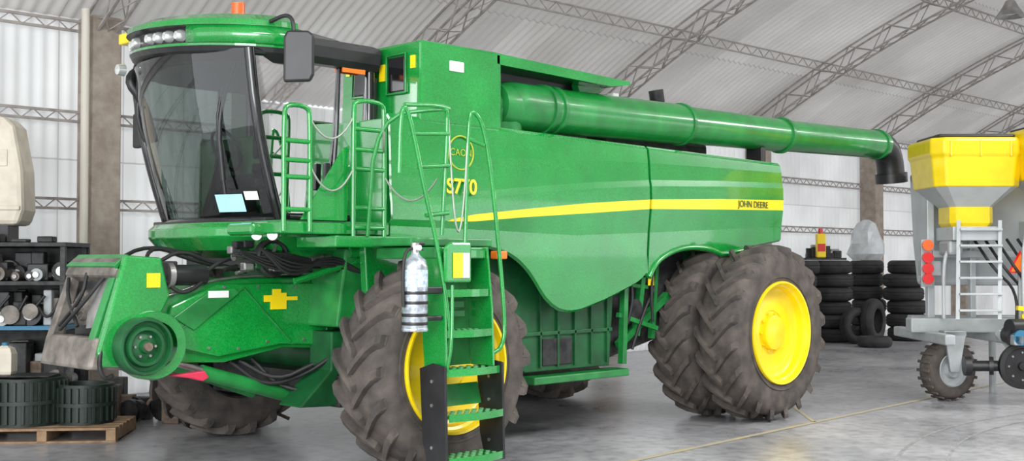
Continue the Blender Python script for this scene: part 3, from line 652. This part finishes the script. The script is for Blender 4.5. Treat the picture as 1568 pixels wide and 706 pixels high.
FE=group('fire_extinguisher',(-.78,-.36,1.33))
SILV=mat('wrapped_silver',(.45,.50,.55),.25,metal=.6,var=.35,scale=25)
lathe('cylinder_body',[(.0001,0),(.095,.0),(.105,.03),(.105,.52),(.09,.58),(.04,.62),(.03,.66),(.0001,.66)],'Z',(0,0,0),SILV,FE,seg=32)
cyl('valve_head',(0,0,.64),(0,0,.72),.035,STEEL,FE); box('valve_lever',-.02,.1,-.015,.015,.70,.73,BLACK,FE); box('valve_handle',-.02,.09,-.015,.015,.66,.675,BLACK,FE)
cyl('gauge',(0,-.03,.68),(0,-.06,.68),.022,WHITE,FE)
for z in(.0,.05,.12,.22,.30): lathe('strap',[(.107,0),(.109,.004),(.109,.022),(.107,.026)],'Z',(0,0,z),BLACK if z>.04 else SILV,FE,seg=32)
tube('discharge_hose',[(0,.0,.68),(-.1,.0,.66),(-.13,0,.5),(-.12,0,.2)],.014,HOSE,FE)
lathe('label_band',[(.1065,.36),(.1065,.50)],'Z',(0,0,0),mat('ext_label',(.25,.38,.48),.3,col2=(.70,.73,.75),scale=40),FE,seg=32)
box('mount_bracket',.09,.28,-.03,.03,.3,.36,BLACK,FE); box('mount_bracket_low',.09,.28,-.03,.03,.08,.12,BLACK,FE)

# ------------------------------------------------------------ objects parked at 45 deg
CAM=Vector((-7.07,-7.77,0)); c45=math.sqrt(.5)
def G45(name,depth,lx,extra=0):
    return group(name,(CAM.x+c45*depth+c45*lx,CAM.y+c45*depth-c45*lx,0),-math.pi/4+extra)
PA=G45('wooden_pallet',12.9,-4.95,.1)
for i in range(6): box('deck_board',-.75,.75,-.5+i*.17,-.37+i*.17,.13,.155,WOOD,PA,bev=.004)
for x in(-.7,0,.7): box('stringer',x-.05,x+.05,-.5,.5,.02,.13,WOOD,PA,bev=.004)
for y in(-.48,.4): box('bottom_board',-.75,.75,y,y+.1,0,.02,WOOD,PA,bev=.003)
TR=G45('rubber_track_roll',12.9,-5.02,.1); TR.location.z=.156
TRM=mat('dark_rubber_green',(.012,.022,.016),.5,var=.3)
for cx,R0,H in((-.25,.42,.50),(.38,.30,.42)):
    lathe('coil',[(R0-.05,0),(R0,0),(R0,H),(R0-.05,H),(R0-.05,.0)],'Z',(cx,0,0),TRM,TR)
    lathe('coil_inner',[(R0-.16,0),(R0-.11,0),(R0-.11,H-.04),(R0-.16,H-.04),(R0-.16,.0)],'Z',(cx,0,0),TRM,TR)
    for i in range(int(R0*80)):
        a=2*math.pi*i/int(R0*80); o=box('lug',-.02,.02,-.016,.016,.03,H-.03,TRM,TR,bev=.004)
        o.location=(cx+(R0+.01)*math.cos(a),(R0+.01)*math.sin(a),0); o.rotation_euler=(0,0,a)
    lathe('band',[(R0,H*.5-.02),(R0+.035,H*.5-.02),(R0+.035,H*.5+.02),(R0,H*.5+.02)],'Z',(cx,0,0),TRM,TR)
box('coil_top_plate',-.65,.05,-.2,.2,.50,.52,DARKM,TR)
RK=G45('parts_rack',14.2,-5.85,.05)
for x in(-.95,.6):
    for y in(-.4,.4): box('post',x-.03,x+.03,y-.03,y+.03,0,2.1,DARKM,RK,bev=.004)
for z,m in((.35,DARKM),(1.10,BLUE),(1.62,DARKM),(2.07,DARKM)): box('shelf',-1.0,.65,-.45,.45,z,z+.05,m,RK,bev=.005)
box('rack_back_panel',-1.0,.65,.42,.45,.3,2.07,DARKM,RK)
rnd=random.Random(3)
for z,h in((.40,.55),(1.15,.42),(1.67,.34)):
    for i in range(40):
        x=-.9+rnd.random()*1.45; y=-.38+rnd.random()*.6; s_=.04+rnd.random()*.09; hh=min(h,.1+rnd.random()*h)
        m=rnd.choice([DARKM,DARKM,DARKM,BLACK,DUSTM,BLACK,RUST,DUSTM,GREYP])
        if rnd.random()<.5: cyl('engine_part',(x,y-.1,z+s_),(x,y+.15,z+s_),s_,m,RK,seg=18); cyl('engine_part_hub',(x,y-.13,z+s_),(x,y-.1,z+s_),s_*.5,STEEL,RK,seg=14)
        else: box('engine_block',x-s_,x+s_,y-s_,y+s_,z,z+hh,m,RK,bev=.015)
tubes('loose_hoses',[[(-.9+.2*i,-.4,1.4),(-.75+.2*i,-.46,1.2+.1*(i%2)),(-.6+.2*i,-.42,1.5)] for i in range(7)],.018,HOSE,RK)
cyl('pulley_disc',(.25,-.47,1.32),(.25,-.42,1.32),.09,DUSTM,RK); cyl('pulley_disc_b',(.02,-.47,1.28),(.02,-.42,1.28),.11,DUSTM,RK)
for i in range(5): box('top_shelf_part',-.9+.3*i,-.72+.3*i,-.42,-.25,2.12,2.16+.03*(i%3),DARKM,RK)
HD=G45('cream_machine_hood',14.2,-6.18,.05); HD.location.z=2.125
prism('hood_shell',[(-.8,.20),(.32,.20),(.38,.38),(.36,.85),(.26,1.38),(.14,1.50),(-.8,1.54)],-.2,.3,CREAM,HD,bev=.06)
box('hood_base',-.8,.2,-.15,.2,0,.22,BLACK,HD)
prism('hood_rib',[(-.8,.38),(.35,.38),(.35,.43),(-.8,.43)],-.225,-.19,CREAM,HD,bev=.01)
box('hood_vent',-.3,.2,-.215,-.195,.9,1.1,CREAM,HD,bev=.01); box('hood_handle',-.05,.1,-.24,-.2,1.4,1.44,BLACK,HD)
JC=G45('plastic_can',12.9,-5.50); JC.location.z=.677
loft('can_body',[sc([(-.10,-.08),(.10,-.08),(.10,.08),(-.10,.08)],s_,z,cx=0,cy=0) for s_,z in((.9,0),(1,.03),(1,.22),(.8,.28),(.3,.31))],CREAM,JC); cyl('can_cap',(0,0,.31),(0,0,.34),.035,BLUE,JC)
SP=G45('scrap_metal_pile',14.2,-4.2)
rnd=random.Random(11)
for i in range(40):
    x=-.7+rnd.random()*1.8;y=-.4+rnd.random()*.7;z=.05+rnd.random()*.35
    if i%3==0: box('scrap_block',x,x+.2,y,y+.16,0,z+.1,rnd.choice([RUST,DARKM]),SP)
    elif i%3==1: tube('scrap_rod',[(x,y,.03),(x+.2,y,z+.1),(x+.5,y+.1,.06)],.02,RUST,SP)
    else: cyl('scrap_disc',(x,y,.17),(x+.03,y+.07,.17),.08+.08*rnd.random(),DARKM,SP,seg=18)

def ptyre(name,par,c,R,W,ax='Z',m=RUBD):
    rr=.55*R; pr=[(rr,0.02),(rr+.02,0),(.8*R,-.01),(.93*R,.02),(R-.01,.06),(R,.1),(R-.012,.105),(R-.012,.12),(R,.125),(R,W-.125),(R-.012,W-.12),(R-.012,W-.105),(R,W-.1),(R-.01,W-.06),(.93*R,W-.02),(.8*R,W+.01),(rr+.02,W),(rr,W-.02),(rr+.03,W*.5),(rr,.02)]
    lathe(name,pr,ax,c,m,par,seg=36)
def stack(depth,px,n,R=.5,W=.30):
    g_=G45('tyre_stack',depth,(px-784)/1816*depth)
    rn=random.Random(px)
    for i in range(n): ptyre('tyre_%d'%(i+1),g_,(rn.uniform(-.06,.06),rn.uniform(-.06,.06),.01+i*(W+.02)),R,W)
stack(28.2,1270,6,.52); stack(29.5,1327,6,.42); stack(28.6,1386,6,.48); stack(27.2,1222,6,.45)
def standing(depth,px,R,W,rz=.3):
    g_=G45('standing_tyre',depth,(px-784)/1816*depth,rz); ptyre('tyre',g_,(0,0,R),R,W,'Y')
standing(27.2,1315,.42,.25,.5); standing(27.4,1345,.52,.28,.9)
g_=G45('flat_tyre',26.3,(1338-784)/1816*26.3); ptyre('tyre',g_,(0,0,.01),.38,.22)
PWB=G45('plastic_wrapped_bundle',29.5,(1327-784)/1816*29.5); PWB.location.z=1.93
rn=random.Random(5)
lev=[(.35,0),(.45,.15),(.42,.4),(.34,.7),(.2,.92),(.06,1.0)]
loft('wrap',[[((r_*(1+rn.uniform(-.15,.15)))*math.cos(a*math.pi/7),(r_*(1+rn.uniform(-.15,.15)))*math.sin(a*math.pi/7),z) for a in range(14)] for r_,z in lev],PLAST,PWB)
BX=G45('parts_tray',28.2,(1262-784)/1816*28.2); BX.location.z=1.93
box('tray_base',-.55,.45,-.3,.4,0,.05,DARKM,BX,bev=.005)
for i in range(14):
    x=-.5+rn.random()*.75; y=-.05+rn.random()*.25; box('tray_part',x,x+.18,y,y+.15,.05,.12+.28*rn.random(),rn.choice([DARKM,BLACK,STEEL,DARKM,GREYP]),BX)
box('yellow_oil_can',-.24,-.02,-.26,-.10,.05,.62,YELS,BX,bev=.03); box('oil_can_label',-.22,-.04,-.268,-.26,.2,.38,REDL,BX,bev=0); cyl('oil_can_cap',(-.13,-.18,.62),(-.13,-.18,.74),.05,REDL,BX)

# ------------------------------------------------------------ seeder
SD=G45('air_seeder',16.4,6.35)
def rect(a,b2,c,d,z): 
    k_=.12*min(b2-a,d-c)
    return [(a+k_,c,z),(b2-k_,c,z),(b2,c+k_,z),(b2,d-k_,z),(b2-k_,d,z),(a+k_,d,z),(a,d-k_,z),(a,c+k_,z)]
def hopper(nm,x0,x1,y0,y1,zt,zm,inx,par=SD):
    cx=(x0+x1)/2; cy=(y0+y1)/2
    def s(f_,g_=None): 
        g_=g_ or f_; return (cx+(x0-cx)*f_,cx+(x1-cx)*f_,cy+(y0-cy)*g_,cy+(y1-cy)*g_)
    o=loft(nm,[rect(*s(inx),zm),rect(*s(.96),zt-.26),rect(*s(1.0),zt-.22),rect(*s(1.0),zt-.05),rect(*s(.97),zt)],YEL,par)
    md=o.modifiers.new('b','BEVEL'); md.width=.02; md.segments=2
    o=loft(nm+'_cone',[rect(*s(.46),zm-.26),rect(*s(inx-.04),zm)],LGREY,par)
    o=loft(nm+'_outlet',[rect(*s(.40),zm-.54),rect(*s(.46),zm-.48),rect(*s(.46),zm-.18)],YEL,par)
hopper('hopper_front',-.72,.56,-.6,.6,3.56,2.90,.90)
box('hopper_lid_front',-.6,.44,-.45,.45,3.56,3.62,BLACK,SD,bev=.03)
hopper('hopper_second',.44,1.8,-1.15,.2,3.66,2.98,.88)
box('hopper_lid_second',.58,1.7,-1.0,.1,3.66,3.72,BLACK,SD,bev=.03)
for x in(-.5,-.1,.3): box('hopper_rib',x,x+.03,-.62,-.57,3.30,3.52,YEL,SD,bev=.01)
prism('grey_fan_body',[(-.42,3.2),(.0,3.0),(1.7,3.0),(1.7,1.55),(-.32,1.55),(-.38,2.2)],.62,1.3,LGREY,SD,bev=.05)
box('tower_post_a',-.50,-.40,.3,.42,.9,2.9,LGREY,SD); box('tower_post_b',.10,.18,.3,.42,.9,2.7,LGREY,SD); box('tower_post_c',.9,1.0,.2,.32,.9,2.7,LGREY,SD)
box('meter_box',-.38,.27,-.35,.3,2.18,2.37,LGREY,SD); box('meter_box_b',.7,1.4,-.8,.1,2.2,2.45,LGREY,SD)
box('meter_motor',-.42,-.22,-.3,.1,1.98,2.18,GREYP,SD,bev=.04)
box('cross_beam_high',-.46,1.7,.2,.35,1.95,2.05,LGREY,SD)
tubes('work_platform_rail',[[(-.46,-.2,1.12),(-.46,-.2,2.0),(-.3,-.2,2.1),(.0,-.2,2.1)],[(.5,-.5,1.1),(.5,-.5,2.3),(.7,-.5,2.4),(1.3,-.5,2.4)]],.025,LGREY,SD)
for x in(-.36,.20): struts('ladder_rail',[((x-.04,-.55,1.12),(x+.06,-.35,2.45),.024)],LGREY,SD)
for i in range(6):
    t=(i+.5)/6; box('ladder_rung',-.40+.10*t,.20+.10*t-.03,-.62+.2*t,-.48+.2*t,1.12+1.3*t,1.15+1.3*t,LGREY,SD,bev=.006)
box('lamp_board',-.70,-.55,-.02,.04,1.55,2.2,GREYP,SD); box('lamp_bracket',-.62,-.40,.04,.35,1.7,1.9,GREYP,SD)
for z,m in((2.12,AMB),(1.95,REDL),(1.80,REDL),(1.66,REDL)):
    cyl('tail_lamp',(-.62,-.02,z),(-.62,-.08,z),.075,m,SD,seg=24)
prism('slow_triangle',[(.37,1.76),(.63,1.76),(.50,2.0)],-.42,-.41,ORANGE,SD,bev=0)
prism('slow_triangle_border',[(.33,1.74),(.67,1.74),(.50,2.05)],-.41,-.40,REDL,SD,bev=0)
box('triangle_post',.48,.52,-.40,-.36,1.1,1.9,GREYP,SD,bev=.003)
box('main_beam',-.88,1.6,-.12,.12,.92,1.12,GREYP,SD,bev=.02)
box('main_beam_rear',-.6,1.6,.7,.9,.92,1.12,GREYP,SD,bev=.02)
for x in(-.7,.2,1.2): box('frame_rail',x,x+.14,-.9,1.2,.80,.94,GREYP,SD,bev=.02)
prism('wheel_arm',[(-.5,.95),(-.2,.95),(-.3,.40),(-.42,.40)],-.33,-.25,GREYP,SD); prism('wheel_arm_b',[(-.5,.95),(-.2,.95),(-.3,.40),(-.42,.40)],.05,.13,GREYP,SD)
box('wheel_arm_top',-.5,-.2,-.33,.13,.88,.96,GREYP,SD)
sg=group('gauge_wheel'); sg.parent=SD; sg.location=(-.38,-.10,.42); sg.rotation_euler=(0,0,.35)
ptyre('gauge_tyre',sg,(-.0,-.13,0),.41,.26,'Y',RUB)
lathe('gauge_rim',[(.235,.01),(.225,.0),(.21,.05),(.12,.06),(.10,.0),(.0001,.0)],'Y',(0,-.13,0),GREYP,sg,seg=32)
for i in range(22):
    a=2*math.pi*i/22; o=box('gauge_lug',-.01,.012,-.12,.12,-.02,.02,RUB,sg,bev=.004); o.location=(.41*math.cos(a),0,.41*math.sin(a)); o.rotation_euler=(0,-a,.0)
def disc(x,y,z,R_):
    lathe('disc_housing',[(.0001,-.05),(.05,-.05),(.06,-.01),(R_*.75,-.01),(R_*.8,-.04),(R_,-.03),(R_,.04),(.0001,.04)],'Y',(x,y,z),BLACK,SD,seg=36)
    for i in range(8):
        a=math.pi*i/4; cyl('disc_bolt',(x+R_*.6*math.cos(a),y-.03,z+R_*.6*math.sin(a)),(x+R_*.6*math.cos(a),y,z+R_*.6*math.sin(a)),.015,STEEL,SD,seg=6)
disc(.36,-.75,.52,.30); disc(1.0,-.6,.5,.29); disc(1.55,-.7,.5,.29)
cyl('axle_tube',(-.25,-.5,.50),(.36,-.7,.52),.07,BLACK,SD); cyl('axle_cap',(-.30,-.49,.50),(-.22,-.5,.50),.13,BLACK,SD)
cyl('axle_flange',(.0,-.58,.51),(.05,-.6,.51),.12,BLACK,SD)
cyl('air_motor',(.20,-.75,1.02),(.62,-.65,1.02),.12,BLACK,SD); cyl('air_motor_b',(.30,-.9,.90),(.30,-.78,.90),.10,BLUE,SD); cyl('air_motor_c',(.30,-.78,.90),(.30,-.55,.92),.14,BLACK,SD)
cyl('coulter_cyl',(.7,-.6,.9),(1.3,-.5,1.3),.08,BLACK,SD)
struts('yellow_link',[((.35,-.65,1.28),(.9,-.6,1.22),.03),((.45,-.6,1.2),(.55,-.6,.6),.03)],YEL,SD)
struts('opener_arm',[((.2,-.4,.95),(.4,-.7,.55),.04),((.9,-.4,.95),(1.0,-.6,.55),.04),((1.3,-.4,.95),(1.5,-.6,.55),.04)],GREYP,SD)
tubes('seed_hoses',[[(.0+.15*i,-.1,2.2),(.1+.15*i,-.5,1.8),(.5+.1*i,-.3,1.5),(.4+.2*i,-.5,1.0)] for i in range(6)],.02,HOSE,SD)
cyl('rear_support_leg',(1.5,.8,0),(1.5,.8,.95),.05,GREYP,SD); cyl('support_leg_b',(.6,.8,0),(.6,.8,.95),.05,GREYP,SD)

def bay(x,y):
    z=arch(y)-.72
    g_=group('high_bay_lamp',(x,y,z))
    lathe('shade',[(.05,.35),(.10,.33),(.16,.2),(.30,.0),(.31,-.01),(.29,.0),(.15,.18),(.05,.3)],'Z',(0,0,0),STEEL,g_,seg=32)
    cyl('cord',(0,0,.33),(0,0,.7),.012,BLACK,g_,seg=8)
    lathe('bulb',[(.0001,.03),(.1,.05),(.12,.12),(.06,.22)],'Z',(0,0,0),WHITE,g_,seg=20)
bay(18.1,2.45)
def area(name,loc,sx,sy,e,tgt=None,col=(1,1,1)):
    l=bpy.data.lights.new(name,'AREA'); l.shape='RECTANGLE'; l.size=sx; l.size_y=sy; l.energy=e; l.color=col
    o=bpy.data.objects.new(name,l); COL.objects.link(o); o.location=loc
    if tgt: o.rotation_euler=(Vector(tgt)-Vector(loc)).to_track_quat('-Z','Y').to_euler()
    return o
for x in(-7,1,9,18,28,38):
    area('roof_key_light',(x,-7.5,8.3),4.5,3.5,860 if x<20 else 900)  # key lights added under the roof for brightness, no roof openings here
area('door_daylight',(-13.5,-8,4.0),9,6,1600,(2,1,2),(.97,.99,1))

w=bpy.data.worlds.new('sky'); S.world=w; w.use_nodes=True
bg=w.node_tree.nodes['Background']; bg.inputs[0].default_value=(.93,.96,1,1); bg.inputs[1].default_value=2.4

cam=bpy.data.cameras.new('camera'); co=bpy.data.objects.new('camera',cam); COL.objects.link(co)
co.location=(-7.07,-7.77,1.9); co.rotation_euler=(math.pi/2+math.atan(47/1816),0,-math.pi/4)
cam.sensor_width=36; cam.lens=36*1816/1568; cam.clip_end=200
S.camera=co
